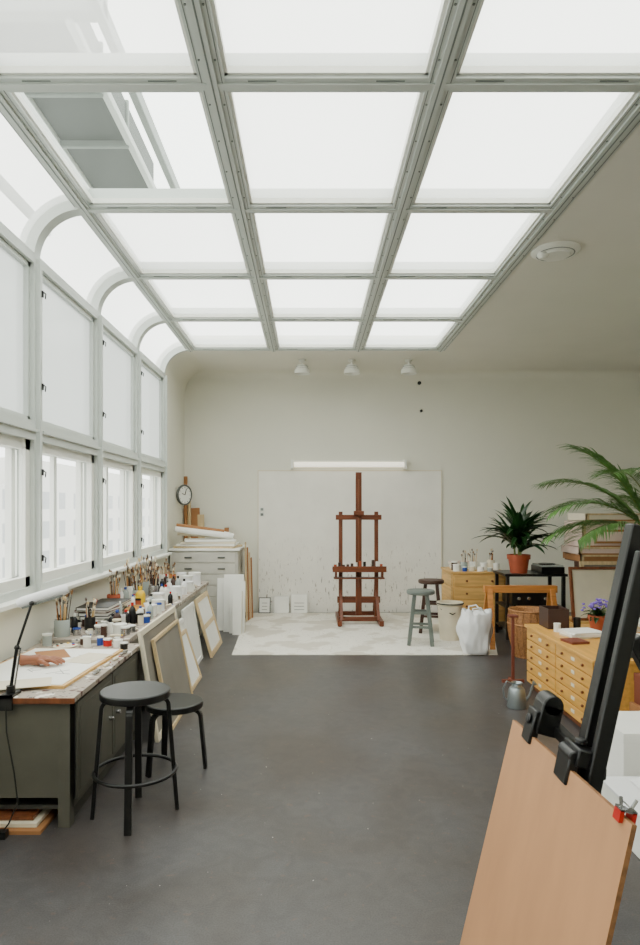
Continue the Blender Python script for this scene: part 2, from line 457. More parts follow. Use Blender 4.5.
# round clock on a short swing bracket, turned towards the room
o=O('wall_clock')
M=Matrix.Translation((WX+.10,9.6,1.79))@Matrix.Rotation(-math.radians(32),4,'Z')
o.tube([M@Vector((-.012,0,0)),M@Vector((.012,0,0))],.145,M_white,32); o.ring((.012,0,0),.14,.013,M_rim,ax='X',M=M); o.ring((-.012,0,0),.14,.010,M_rim,ax='X',M=M)
o.bar(M@Vector((.016,0,0)),M@Vector((.016,.03,.09)),.01,.006,M_dark); o.bar(M@Vector((.016,0,0)),M@Vector((.016,-.06,.02)),.012,.006,M_dark)
for i in range(12):
    a=i*math.pi/6; o.bar(M@Vector((.014,.10*math.cos(a),.10*math.sin(a))),M@Vector((.014,.12*math.cos(a),.12*math.sin(a))),.006,.004,M_dark)
o.cyl((WX+.001,9.6,1.79),(WX+.09,9.6,1.79),.015,M_rim,n=10); o.box(WX+.001,WX+.012,9.55,9.65,1.74,1.84,M_rim)
o.done()

# ---------------- studio easel
o=O('studio_easel')
cx,cy=.68,9.25
for x in(.40,.96):
    o.bar((x,cy-.42,.05),(x,cy+.42,.05),.06,.07,M_easel)
    for yy in(-.38,.38): o.cyl((x,cy+yy,.006),(x,cy+yy,.03),.025,M_dark,n=10)
o.bar((.40,cy-.2,.08),(.96,cy-.2,.08),.05,.06,M_easelx); o.bar((.40,cy+.28,.08),(.96,cy+.28,.08),.05,.06,M_easelx)
for x in(.43,.93):
    o.bar((x,cy,.07),(x,cy+.02,1.55),.055,.035,M_easel)
    o.bar((x,cy-.33,.08),(x,cy-.02,.45),.04,.03,M_easel)
    o.bar((x,cy+.35,.08),(x,cy+.03,.75),.035,.03,M_easel)
o.bar((.36,cy-.02,1.47),(1.0,cy-.02,1.47),.03,.07,M_easelx)
o.bar((.38,cy-.02,.32),(.98,cy-.02,.32),.03,.09,M_easelx)
o.bar((cx,cy-.03,.10),(cx,cy-.01,2.10),.085,.04,M_easel)
o.bar((cx,cy-.055,.5),(cx,cy-.045,2.0),.02,.02,M_brown)
o.box(.31,1.05,cy-.2,cy+.02,.74,.77,M_easelx); o.box(.31,1.05,cy-.21,cy-.195,.72,.80,M_easelx)
o.box(.33,1.03,cy-.17,cy-.02,.62,.64,M_easelx)
for x in(.36,1.0): o.bar((x,cy-.1,.62),(x,cy-.1,.76),.03,.1,M_easel)
o.box(cx-.07,cx+.07,cy-.10,cy,1.50,1.56,M_easelx)
for i in range(12):
    x=.35+i*.058; h=R(.04,.11); mm=random.choice([M_white,M_dark,M_cream,M_terra,M_glassj,M_dbrown])
    o.cyl((x,cy-.1,.77),(x,cy-.1,.77+h),.02,mm,n=10)
o.done(.004)

for i,(x0,x1,h) in enumerate(((-.78,-.60,.24),(-.55,-.32,.26),(-.29,-.04,.29))):
    o=O('small_canvas')
    M=Matrix.Translation((0,BY-.15,.006))@Matrix.Rotation(-.28,4,'X')
    o.box(x0,x1,0,.02,0,h,M_paper,M); 
    for a in((x0,x0+.012,0,h),(x1-.012,x1,0,h),(x0,x1,0,.012),(x0,x1,h-.012,h)): o.box(a[0],a[1],-.004,0,a[2],a[3],M_canvas if i else M_rim,M)
    if i!=1:
        for q in range(3): o.box(x0+.05,x1-.05,-.003,0,.05+q*.05,.058+q*.05,M_line,M)
    o.done()

# ---------------- stools
def artek(name,cx,cy,h,r,foot,angles,m=M_blk,spread=.06):
    o=O(name)
    o.lathe(cx,cy,[(.001,h-.04),(r-.004,h-.04),(r,h-.035),(r,h-.006),(r-.006,h),(.001,h)],m,40)
    for a in angles:
        d=Vector((math.cos(a),math.sin(a),0)); c=Vector((cx,cy,0))
        pts=[c+d*(r*.35)+Vector((0,0,h-.052))]
        for t in range(7):
            q=math.pi/2*t/6; pts.append(c+d*(r-.055+.045*math.sin(q))+Vector((0,0,h-.052-.045*(1-math.cos(q)))))
        pts.append(c+d*(r-.01+spread))
        for j in range(len(pts)-1):
            o.bar(pts[j],pts[j+1]+(pts[j+1]-pts[j]).normalized()*(.004 if j<len(pts)-2 else 0),.036,.02,m,up=d if j>3 else (0,0,1))
    if foot: o.ring((cx,cy,foot),r+spread*.62,.010,m,48)
    return o.done(.003)
artek('bar_stool',-.91,3.44,.655,.180,.235,[3.32,4.80,.35,1.75],spread=.045)
artek('round_stool',-.84,4.08,.41,.178,None,[-.1,2.1,4.05],spread=.03)

def shop_stool(x,y,h,mseat,m):
    o=O('wooden_stool')
    o.lathe(x,y,[(.001,h-.05),(.15,h-.05),(.165,h-.04),(.165,h-.01),(.155,h),(.001,h)],mseat,28)
    for i in range(4):
        a=.6+math.pi/2*i
        o.bar((x+.10*math.cos(a),y+.10*math.sin(a),h-.05),(x+.19*math.cos(a),y+.19*math.sin(a),.006),.04,.04,m)
    for zz,rr in((.22,.158),(.38,.133)):
        for i in range(4):
            a=.6+math.pi/2*i; b_=a+math.pi/2
            o.bar((x+rr*math.cos(a),y+rr*math.sin(a),zz),(x+rr*math.cos(b_),y+rr*math.sin(b_),zz),.02,.03,m)
    o.done(.003)
shop_stool(1.30,7.75,.64,M_gstool,M_gstool)
shop_stool(1.56,8.5,.68,M_dbrown,M_dbrown)

# ---------------- near desk
o=O('work_desk')
dx0,dx1,dy0,dy1,dz=-1.89,-1.20,3.30,4.58,.66
o.box(dx0,dx1+.03,dy0-.03,dy1,dz-.028,dz,M_top)
o.box(dx0,dx1+.035,dy0-.035,dy0-.028,dz-.03,dz-.002,M_brown)
o.box(dx0,dx1,dy0,dy0+.03,.15,dz-.028,M_desk)
o.box(dx1-.06,dx1,dy0-.002,dy0+.06,0,dz-.028,M_desk)
o.box(dx0,dx0+.05,dy0,dy0+.05,0,.16,M_desk)
o.box(dx1-.02,dx1,dy0+.03,dy1,.08,dz-.028,M_desk)
o.box(dx0,dx1,dy1-.03,dy1,0,dz-.028,M_desk)
o.box(dx0,dx0+.02,dy0,dy1,.05,dz-.028,M_desk)
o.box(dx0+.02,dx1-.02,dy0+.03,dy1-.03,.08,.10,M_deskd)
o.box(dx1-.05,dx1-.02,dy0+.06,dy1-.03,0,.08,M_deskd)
w=(dy1-dy0-.12)/2
for i in range(2):
    a=dy0+.07+i*(w+.015)
    o.box(dx1,dx1+.016,a,a+w,.12,dz-.05,M_desk)
    o.box(dx1+.016,dx1+.02,a+.03,a+w-.03,.15,dz-.08,M_desk)
    o.box(dx1-.001,dx1+.004,a-.012,a,.12,dz-.05,M_dark)
    yy=a+w-.06 if i==0 else a+.06
    o.cyl((dx1+.018,yy,.36),(dx1+.045,yy,.36),.012,M_steel,n=12)
o.done(.003)
o=O('stored_boards')
for i in range(3): o.box(-1.80+i*.02,-1.32-i*.03,3.23+i*.03,3.9,.0+i*.022,.018+i*.022,[M_card,M_cream,M_brown][i])
o.done()

o=O('drawing_board')
M=Matrix.Translation((-1.50,3.90,.66))@Matrix.Rotation(-.06,4,'Z')
o.box(-.35,.25,-.46,.44,0,.015,M_pineX,M); o.box(-.33,.23,-.44,.42,.015,.018,M_paper,M)
for i in range(14):
    a=R(-.25,.1);c=R(-.3,.3); o.bar(M@Vector((a,c,.0185)),M@Vector((a+R(.03,.12),c+R(-.1,.1),.0185)),.004,.001,M_line)
o.done()
o=O('loose_papers')
M=Matrix.Translation((-1.47,3.42,.6785))@Matrix.Rotation(.35,4,'Z')
o.box(-.16,.12,-.04,.14,0,.002,M_cream,M)
M=Matrix.Translation((-1.36,4.05,.6785))@Matrix.Rotation(-.3,4,'Z')
o.box(-.09,.09,-.13,.13,0,.002,M_cream,M)
M=Matrix.Translation((-1.62,4.15,.6785))@Matrix.Rotation(.5,4,'Z')
o.box(-.09,.09,-.13,.13,0,.002,M_card,M)
o.done()
o=O('wooden_hand_model')
hx,hy,hz=-1.56,3.86,.712
o.ball((hx,hy,hz),.042,M_flesh,(1.15,1.0,.62),14)
o.tube([(hx-.13,hy-.01,hz),(hx-.08,hy-.005,hz),(hx-.02,hy,hz)],[.032,.028,.034],M_flesh,12)
for i,(dy,Lh) in enumerate(((.032,.075),(.012,.09),(-.010,.085),(-.030,.068))):
    o.tube([(hx+.02,hy+dy*.8,hz+.003),(hx+.05,hy+dy*1.05,hz+.006),(hx+.05+Lh*.45,hy+dy*1.25,hz-.004),(hx+.05+Lh*.8,hy+dy*1.3,hz-.018)],[.012,.0105,.0095,.0075],M_flesh,10)
o.tube([(hx-.01,hy-.03,hz),(hx+.015,hy-.056,hz+.002),(hx+.045,hy-.07,hz-.008),(hx+.065,hy-.072,hz-.015)],[.014,.013,.011,.008],M_flesh,10)
ob=o.done()
md=ob.modifiers.new('r','REMESH'); md.mode='VOXEL'; md.voxel_size=.0035; md.use_smooth_shade=True
sm=ob.modifiers.new('s','SMOOTH'); sm.iterations=4

o=O('desk_lamp')
lx,ly=-1.50,3.31
o.box(lx-.03,lx+.03,ly-.06,ly+.05,.66,.675,M_dark); o.box(lx-.03,lx+.03,ly-.06,ly-.046,.60,.675,M_dark)
o.cyl((lx,ly,.675),(lx,ly,.71),.022,M_dark)
o.tube([(lx,ly,.70),(lx+.03,ly,.90)],.009,M_dark); o.tube([(lx+.03,ly,.90),(lx+.10,ly+.01,1.12)],.007,M_dark)
o.tube([(lx+.018,ly,.70),(lx+.048,ly,.90)],.005,M_steel)
o.ball((lx+.03,ly,.90),.014,M_dark); o.ball((lx+.10,ly+.01,1.12),.013,M_dark)
a=Vector((lx+.02,ly+.02,1.115)); b_=Vector((lx+.25,ly+.10,1.185))
o.tube([a,a.lerp(b_,.1),a.lerp(b_,.9),b_],[.016,.028,.028,.024],M_plas,16)
o.bar(a.lerp(b_,.1)+Vector((0,0,-.026)),a.lerp(b_,.9)+Vector((0,0,-.026)),.042,.010,M_groove)
pts=[(lx,ly-.055,.64),(lx+.01,ly-.07,.5),(lx+.05,ly-.075,.3),(lx+.07,ly-.08,.16),(lx+.03,ly-.09,.06),(lx,ly-.10,.02)]
o.tube(pts,.004,M_dark,6)
o.box(lx-.04,lx+.03,ly-.13,ly-.09,0,.035,M_dark)
o.done()

# ---------------- long bench
o=O('long_workbench')
bx0,bx1,by0,by1,bz=-1.89,-1.27,4.62,8.30,.68
o.box(bx0,bx1,by0,by1,bz-.04,bz,M_top)
o.box(bx0,bx1-.03,by0+.03,by1-.03,.10,.13,M_bench)
o.box(bx0,bx0+.02,by0+.02,by1-.02,.0,bz-.04,M_bench)
for i in range(5):
    y=by0+.02+i*(by1-by0-.09)/4
    o.box(bx0,bx1-.02,y,y+.03,0,bz-.04,M_bench)
o.box(bx1-.045,bx1-.02,by0+.02,by1-.02,bz-.16,bz-.04,M_bench)
o.box(bx1-.045,bx1-.02,by0+.95,by1-.02,.13,bz-.17,M_bench)
o.done(.003)

def leaning_frame(name,y0,y1,h,xb,xt,mf,mi,w=.05,th=.025,back=False,z0=0.0):
    o=O(name); ang=math.atan2(xb-xt,h)
    M=Matrix.Translation((xb,0,z0))@Matrix.Rotation(-ang,4,'Y')
    L_=math.hypot(h,xb-xt)
    for q in((y0,y0+w,0,L_),(y1-w,y1,0,L_),(y0+w,y1-w,0,w),(y0+w,y1-w,L_-w,L_)):
        o.box(-th,0,q[0],q[1],q[2],q[3],mf,M)
    o.box(-th*.8,-th*.45,y0+w,y1-w,w,L_-w,mi,M)
    if back:
        o.box(-th,-th*.2,y0+w,y1-w,L_/2-w/2,L_/2+w/2,mf,M)
    return o.done(.002)
leaning_frame('framed_canvas',4.50,5.66,.76,-1.03,-1.155,M_cream,M_greyc,.04)
leaning_frame('framed_canvas',4.72,5.60,.66,-.985,-1.115,M_lwood,M_greyc,.025)
leaning_frame('white_canvas',5.68,6.35,.55,-1.06,-1.22,M_canvas,M_canvas,.04)
leaning_frame('white_canvas',5.75,6.25,.46,-1.02,-1.17,M_lwood,M_paper,.03)
leaning_frame('white_canvas',6.45,7.05,.60,-1.14,-1.24,M_canvas,M_canvas,.04)
leaning_frame('stretcher_canvas',7.05,7.85,.62,-1.04,-1.22,M_lwood,M_canvas,.05,back=True)

for i,(x,w_,h) in enumerate(((-1.22,.20,.68),(-1.12,.26,.74),(-1.03,.2,.66),(-.98,.12,.55))):
    o=O('leaning_canvas')
    M=Matrix.Translation((x,8.62-i*.10,0))@Matrix.Rotation(-.12,4,'X')
    o.box(0,w_,0,.03,0,h,M_canvas,M); o.box(w_-.006,w_,-.003,.033,0,h,M_cream,M)
    o.done(.002)
o=O('plan_cabinet')
o.box(-1.90,-.98,8.95,9.90,.06,1.02,M_bench); o.box(-1.91,-.95,8.92,9.90,1.02,1.05,M_white)
o.box(-1.85,-1.02,9.0,9.85,0,.06,M_dark)
for i in range(6):
    z=.10+i*.152
    o.box(-1.87,-1.01,8.935,8.95,z,z+.14,M_bench)
    for x in(-1.65,-1.2): o.box(x-.05,x+.05,8.92,8.935,z+.06,z+.08,M_rim)
o.done(.003)
o=O('leaning_planks')
for i in range(4):
    x=-.91+i*.018
    o.bar((x+.02,9.3+i*.1,0.0),(x-.0,9.3+i*.1,1.12-.08*i),.10,.014,[M_lwood,M_card,M_lwood,M_card][i],up=(1,0,0))
o.done()
o=O('flat_stretcher_stack')
for i in range(4):
    M=Matrix.Translation((-1.42,9.25,1.05+i*.03))@Matrix.Rotation(.1*i-.12,4,'Z')
    o.box(-.42+.03*i,.42-.02*i,-.28,.28,0,.026,[M_lwood,M_canvas,M_cream,M_canvas][i],M)
o.done(.002)
o=O('rolled_canvas')
for i,(xa,ya,xb,yb,rr) in enumerate(((-1.85,9.05,-1.06,9.15,.040),(-1.84,9.16,-1.10,9.28,.036),(-1.80,9.36,-1.15,9.30,.045))):
    z=1.17+rr; dz=.10 if i!=1 else .05
    o.tube([(xa,ya,z+dz),(xb,yb,z)],rr,[M_canvas,M_cream,M_paper][i],18); o.tube([(xb-.001,yb,z),(xb+.003,yb,z)],rr*.55,M_dbrown,12)
o.tube([(-1.84,9.08,1.36),(-1.2,9.22,1.27)],.03,M_card,16)
o.done()
o=O('canvas_rolls')
for i,(x,h,m_,rr) in enumerate(((-1.875,2.08,M_card,.028),(-1.82,1.90,M_lwood,.024),(-1.25,1.30,M_card,.035),(-1.17,1.22,M_lwood,.03))):
    o.tube([(x,9.97,.0),(x-.02,10.06,h)],rr,m_,14)
    o.tube([(x-.0199,10.0599,h-.02),(x-.02,10.06,h+.002)],rr*.6,M_dbrown,12)
o.bar((-1.70,9.96,0),(-1.76,10.10,1.60),.14,.02,M_card,up=(0,1,0))
o.bar((-1.60,9.94,0),(-1.67,10.09,1.50),.10,.02,M_lwood,up=(0,1,0))
o.done()

# ---------------- clutter
occ=[]
def jar(x,y,z,r,h,m,nb=8,bl=.22,name='brush_jar'):
    occ.append((x,y,r*1.1))
    o=O(name)
    o.lathe(x,y,[(r*.95,z),(r,z+.01),(r,z+h-.01),(r*.93,z+h),(r*.85,z+h),(r*.85,z+h-.02)],m,18)
    for i in range(nb):
        a=R(0,6.28); t=R(.1,.9)*r*.6; sp=R(.3,1.5)*r
        p=Vector((x+t*math.cos(a),y+t*math.sin(a),z+.015)); L_=bl*R(.7,1.15)
        q=Vector((x+(t+sp*.6)*math.cos(a),y+(t+sp*.6)*math.sin(a),z+L_)); mm=random.choice([M_lwood,M_dbrown,M_dark,M_cream,M_brown,M_orange,M_pine])
        o.tube([p,p.lerp(q,.8)],.0035,mm,5); o.tube([p.lerp(q,.8),p.lerp(q,.88)],.005,M_steel,6)
        o.tube([p.lerp(q,.88),p.lerp(q,.95),q],[.006,.010,.002],random.choice([M_bristle,M_dbrown,M_cream,M_lwood]),6)
    return o.done()
def bottle(x,y,z,r,h,m,cap,name='paint_bottle'):
    occ.append((x,y,r*1.1))
    o=O(name)
    o.lathe(x,y,[(r*.94,z),(r,z+.006),(r,z+h*.62),(r*.75,z+h*.74),(r*.35,z+h*.82),(r*.35,z+h*.86)],m,18)
    o.lathe(x,y,[(r*.42,z+h*.86),(r*.42,z+h),(r*.1,z+h)],cap,14)
    return o.done()
def tin(x,y,z,r,h,m,lid,name='paint_pot'):
    occ.append((x,y,r*1.1))
    o=O(name)
    o.lathe(x,y,[(r,z),(r,z+h*.85)],m,20); o.lathe(x,y,[(r*1.05,z+h*.85),(r*1.05,z+h),(r*.9,z+h),(r*.88,z+h-.006)],lid,20)
    return o.done()
def ptube(x,y,z,name='paint_tube',a=None):
    occ.append((x,y,.05))
    o=O(name)
    if a is None: a=R(0,3.14)
    d=Vector((math.cos(a),math.sin(a),0))*.045; c=Vector((x,y,z+.011))
    o.tube([c-d,c-d*.9,c+d*.5,c+d*.8],[.004,.009,.011,.004],random.choice([M_white,M_steel,M_cream]),8)
    o.tube([c+d*.8,c+d*1.05],.006,random.choice([M_dark,M_red,M_blue,M_yel,M_green,M_terra]),8)
    return o.done()
B=bz
jar(-1.78,4.74,B,.055,.12,M_glassj,18,.32); jar(-1.66,4.98,B,.04,.10,M_dark,10,.22)
jar(-1.80,6.05,B,.06,.13,M_terra,14,.32); jar(-1.66,6.38,B,.055,.13,M_glassj,16,.30); jar(-1.80,6.62,B,.06,.14,M_white,18,.38)
jar(-1.62,6.82,B,.05,.12,M_steel,16,.32); jar(-1.76,7.02,B,.06,.14,M_glassj,18,.38); jar(-1.74,7.32,B,.06,.14,M_dark,18,.36); jar(-1.58,7.5,B,.05,.12,M_glassj,10,.28); jar(-1.72,7.78,B,.06,.14,M_white,12,.32)
bottle(-1.58,6.15,B,.045,.19,M_yel,M_yel); bottle(-1.45,5.2,B,.03,.12,M_dark,M_red); bottle(-1.53,5.12,B,.03,.10,M_dark,M_dark)
bottle(-1.40,5.45,B,.028,.11,M_white,M_blue); bottle(-1.43,6.55,B,.03,.16,M_white,M_red); bottle(-1.44,7.2,B,.03,.18,M_glassj,M_dark); bottle(-1.35,7.08,B,.03,.16,M_plas,M_dark); bottle(-1.48,6.95,B,.028,.17,M_plas,M_white); bottle(-1.52,7.35,B,.03,.16,M_dbrown,M_dark)
for (x,y,r_,h,m_,l_) in((-1.40,4.85,.05,.07,M_white,M_white),(-1.52,4.80,.045,.07,M_steel,M_white),(-1.37,5.68,.05,.09,M_white,M_plas),(-1.36,5.92,.055,.10,M_plas,M_white),(-1.45,6.3,.06,.11,M_white,M_plas),(-1.37,6.75,.06,.12,M_plas,M_plas),(-1.34,7.3,.055,.11,M_white,M_plas),(-1.42,7.62,.065,.14,M_plas,M_white),(-1.38,7.9,.07,.15,M_plas,M_white),(-1.55,7.95,.06,.14,M_white,M_plas),(-1.48,6.02,.03,.05,M_green,M_white),(-1.32,5.3,.035,.06,M_blue,M_white)):
    tin(x,y,B,r_,h,m_,l_)
for (x,y,n,pal) in((-1.71,5.33,6,[M_dark,M_dark,M_white,M_rbrown,M_dark]),(-1.72,5.72,5,[M_cream,M_white,M_dark,M_blue])):
    occ.append((x,y,.17))
    o=O('book_stack'); z=B
    for i in range(n):
        t=R(.015,.03); M=Matrix.Translation((x,y,z))@Matrix.Rotation(R(-.15,.15),4,'Z')
        mm=random.choice(pal); w_=R(.10,.13); d_=R(.13,.16)
        o.box(-w_,w_,-d_,d_,0,.003,mm,M);o.box(-w_,w_,-d_,d_,t-.003,t,mm,M);o.box(-w_+.004,w_-.004,-d_+.004,d_-.004,.003,t-.003,M_paper,M);o.box(-w_-.002,-w_+.002,-d_,d_,0,t,mm,M)
        z+=t
    o.done()
def openbox(name,x0,x1,y0,y1,z0,z1,m,t=.012):
    o=O(name)
    o.box(x0,x1,y0,y1,z0,z0+t,m)
    for q in((x0,x0+t,y0,y1),(x1-t,x1,y0,y1),(x0+t,x1-t,y0,y0+t),(x0+t,x1-t,y1-t,y1)): o.box(q[0],q[1],q[2],q[3],z0+t,z1,m)
    return o.done(.0015)
openbox('wooden_paint_box',-1.88,-1.64,7.98,8.22,B,B+.10,M_orange); occ.append((-1.76,8.1,.15))
openbox('wooden_paint_box',-1.58,-1.42,5.62,5.86,B,B+.06,M_pineX); occ.append((-1.5,5.74,.14))
def rag(x,y,z,r,m,seed):
    occ.append((x,y,r))
    o=O('paint_rag'); n=20; vs=[];fs=[]
    for i in range(7):
        for j in range(n):
            a=2*math.pi*j/n; t=i/6
            rr=r*(1-t)*(1+.3*noise.noise(Vector((math.cos(a)*2,math.sin(a)*2,seed+t*2))))
            vs.append((x+rr*math.cos(a),y+rr*math.sin(a),z+(.0 if i==0 else r*.6*math.sin(t*1.4)*(1+.5*noise.noise(Vector((math.cos(a)*3*(1-t),math.sin(a)*3*(1-t),seed)))))))
    for i in range(6):
        for j in range(n): fs.append((i*n+j,i*n+(j+1)%n,(i+1)*n+(j+1)%n,(i+1)*n+j))
    fs.append(tuple(reversed(range(n))))
    o.add(vs,fs,m); return o.done(sharp=180)
rag(-1.38,5.06,B,.06,M_rag,1); rag(-1.52,5.46,B,.05,M_canvas,4); rag(-1.62,6.62,B,.055,M_rag,8)
def free(x,y,r):
    return all((x-a)**2+(y-b)**2>(r+c)**2 for a,b,c in occ)
cnt=0
for _ in range(3500):
    if cnt>=115: break
    x=R(-1.85,-1.32); y=R(4.70,8.2) if random.random()<.6 else R(4.68,5.9); kind=random.random()
    r_=R(.018,.035)
    if kind<.38:
        if free(x,y,.042): ptube(x,y,B); cnt+=1
    elif kind<.82:
        if free(x,y,r_): tin(x,y,B,r_,R(.04,.10),random.choice([M_white,M_plas,M_cream,M_glassj,M_steel,M_white,M_terra,M_dbrown]),random.choice([M_white,M_plas,M_dark,M_white,M_red,M_cream,M_blue])); cnt+=1
    else:
        if free(x,y,r_): bottle(x,y,B,r_,R(.10,.17),random.choice([M_white,M_glassj,M_plas,M_dbrown,M_dark]),random.choice([M_dark,M_white,M_red,M_blue])); cnt+=1
for (x,y,r_,h,m_) in((-1.30,4.47,.03,.05,M_white),(-1.24,4.40,.025,.045,M_dark),(-1.38,4.5,.028,.05,M_red),(-1.33,4.55,.02,.05,M_yel),(-1.44,4.53,.022,.06,M_blue),(-1.51,4.47,.025,.07,M_white),(-1.80,4.52,.03,.08,M_glassj),(-1.56,4.54,.02,.05,M_dbrown)): tin(x,y,.66,r_,h,m_,M_white)
for x,y in((-1.195,4.24),(-1.20,4.08),(-1.205,3.92),(-1.21,3.74)): ptube(x,y,.66,a=1.5+R(-.12,.12))
o=O('paint_palette')
M=Matrix.Translation((-1.66,4.48,.66)); o.lathe(0,0,[(.075,0),(.08,.004),(.08,.008),(.075,.01)],M_cream,24,M=M)
for i in range(7): a=i*.8; o.ball((-1.66+.055*math.cos(a),4.48+.055*math.sin(a),.671),.012,[M_red,M_blue,M_yel,M_dark,M_green,M_terra,M_white][i],(1,1,.5),8)
o.done()

# ---------------- right rear
o=O('pine_drawer_cabinet')
x0,x1,y0,y1,h=1.86,2.55,8.6,9.3,.77
z0=.006
o.box(x0,x1,y0,y1,z0+.05,h-.025,M_pineX); o.box(x0-.02,x1+.02,y0-.02,y1,h-.025,h,M_pineX); o.box(x0+.03,x1-.03,y0+.03,y1-.03,z0,z0+.05,M_dbrown)
for i in range(4):
    z=z0+.075+i*.165; o.box(x0+.02,x1-.02,y0-.012,y0,z,z+.15,M_pineX)
    for x in(x0+.18,x1-.18): o.cyl((x,y0-.03,z+.075),(x,y0-.012,z+.075),.014,M_brown,n=12)
    o.box(x0-.01,x0,y0+.03,y1-.03,z,z+.15,M_pine)
o.done(.003)
h=.77
occ.clear()
jar(2.05,8.80,h,.05,.11,M_glassj,8,.24); jar(2.20,8.90,h,.05,.11,M_white,8,.25); jar(2.44,8.90,h,.05,.13,M_cream,8,.28)
for (x,y,r_,hh,m_) in((1.93,8.68,.05,.09,M_white),(2.13,8.69,.04,.07,M_cream),(2.24,8.67,.045,.06,M_plas),(2.46,8.72,.04,.10,M_white),(2.36,8.66,.035,.05,M_glassj),(1.93,8.82,.04,.12,M_dbrown),(2.32,8.80,.045,.10,M_white),(2.03,8.66,.03,.06,M_blue)): tin(x,y,h,r_,hh,m_,M_white)
o=O('paper_pile')
M0=Matrix.Translation((2.16,9.14,h))
for i in range(8): o.box(-.22,.12,-.11,.11,i*.012,.010+i*.012,[M_paper,M_cream,M_paper,M_pinkw][i%4],M0@Matrix.Rotation(.06*i-.2,4,'Z'))
o.done()
o=O('black_side_table')
x0,x1,y0,y1,h=2.36,3.12,7.98,8.52,.80
o.box(x0,x1,y0,y1,h-.03,h,M_blk); o.box(x0+.02,x1-.02,y0+.02,y1-.02,.38,.40,M_blk); o.box(x0+.02,x1-.02,y0+.02,y1-.02,.12,.14,M_blk)
for x in(x0+.02,x1-.06):
    for y in(y0+.02,y1-.06): o.box(x,x+.04,y,y+.04,0.0,h-.03,M_blk)
o.done(.003)
o=O('stereo_amplifier')
o.box(2.46,2.98,8.03,8.45,.415,.60,M_blk); o.box(2.46,2.98,8.024,8.03,.415,.60,M_dark)
for x in(2.54,2.66,2.86): o.cyl((x,8.005,.50),(x,8.03,.50),.022,M_steel,n=16)
for x in(2.5,2.92):
    for y in(8.06,8.4): o.cyl((x,y,.40),(x,y,.416),.015,M_dark,n=8)
o.done(.003)
o=O('record_player')
o.box(2.82,3.10,8.03,8.42,.80,.88,M_blk); o.box(2.83,3.09,8.04,8.41,.88,.90,M_glassj); o.lathe(2.95,8.22,[(.10,.90),(.10,.91),(.001,.91)],M_dark,24)
o.done(.003)
o=O('records_row')
for i in range(16): o.box(2.47+i*.03,2.492+i*.03,8.06,8.36,.14,.36+R(-.01,.01),random.choice([M_dark,M_white,M_rbrown,M_blue,M_cream]))
o.done()
# dracaena
o=O('potted_dracaena')
px_,py_=2.58,8.16; h=.80
o.lathe(px_,py_,[(.08,h),(.10,h),(.125,h+.17),(.14,h+.17),(.142,h+.225),(.125,h+.225),(.12,h+.20)],M_terra,28)
o.lathe(px_,py_,[(.12,h+.18),(.11,h+.208),(.001,h+.212)],M_soil,20)
for sx,sy,sh in((0,0,.34),(.03,.02,.24),(-.04,.02,.18),(.01,-.04,.1)):
    o.tube([(px_+sx,py_+sy,h+.20),(px_+sx*1.3,py_+sy,h+.20+sh)],.012,M_stem,8)
    for i in range(24):
        a=i*2.4+R(-.2,.2); e=R(.45,1.35)
        o.leaf((px_+sx*1.3,py_+sy,h+.20+sh*R(.5,1.0)),(math.cos(a)*math.cos(e),math.sin(a)*math.cos(e),math.sin(e)),R(.38,.60),R(.065,.085),R(.9,1.5),M_leaf,8)
o.done()
o=O('sawhorse')
x0,x1,y=2.02,2.86,7.66
o.box(x0,x1,y-.04,y+.04,.62,.70,M_orange)
for x in(x0+.06,x1-.06):
    for s_ in(-1,1): o.bar((x,y+s_*.03,.66),(x+(-.02 if x<2.4 else .02),y+s_*.22,0.0),.06,.035,M_orange)
    o.bar((x,y-.15,.25),(x,y+.15,.25),.025,.06,M_orange)
o.done(.003)
o=O('wicker_basket')
bxx,byy=2.36,7.10
prof=[(.15,0.0)]
for i in range(25):
    t=i/24; prof.append(((.15+.07*math.sin(t*2.2))+(.006 if i%2 else -.004),.01+t*.50))
prof+=[(.20,.51),(.185,.49),(.17,.1),(.001,.09)]
o.lathe(bxx,byy,prof,M_wick,40)
for z,rr in((.505,.212),(.36,.222),(.02,.152)): o.ring((bxx,byy,z),rr,.012,M_wick,40)
for i in range(20):
    a=2*math.pi*i/20
    o.tube([(bxx+(.15+.07*math.sin(t/5*2.2)+.006)*math.cos(a),byy+(.15+.07*math.sin(t/5*2.2)+.006)*math.sin(a),.01+t/5*.5) for t in range(6)],.005,M_wick,5)
o.done(sharp=80)
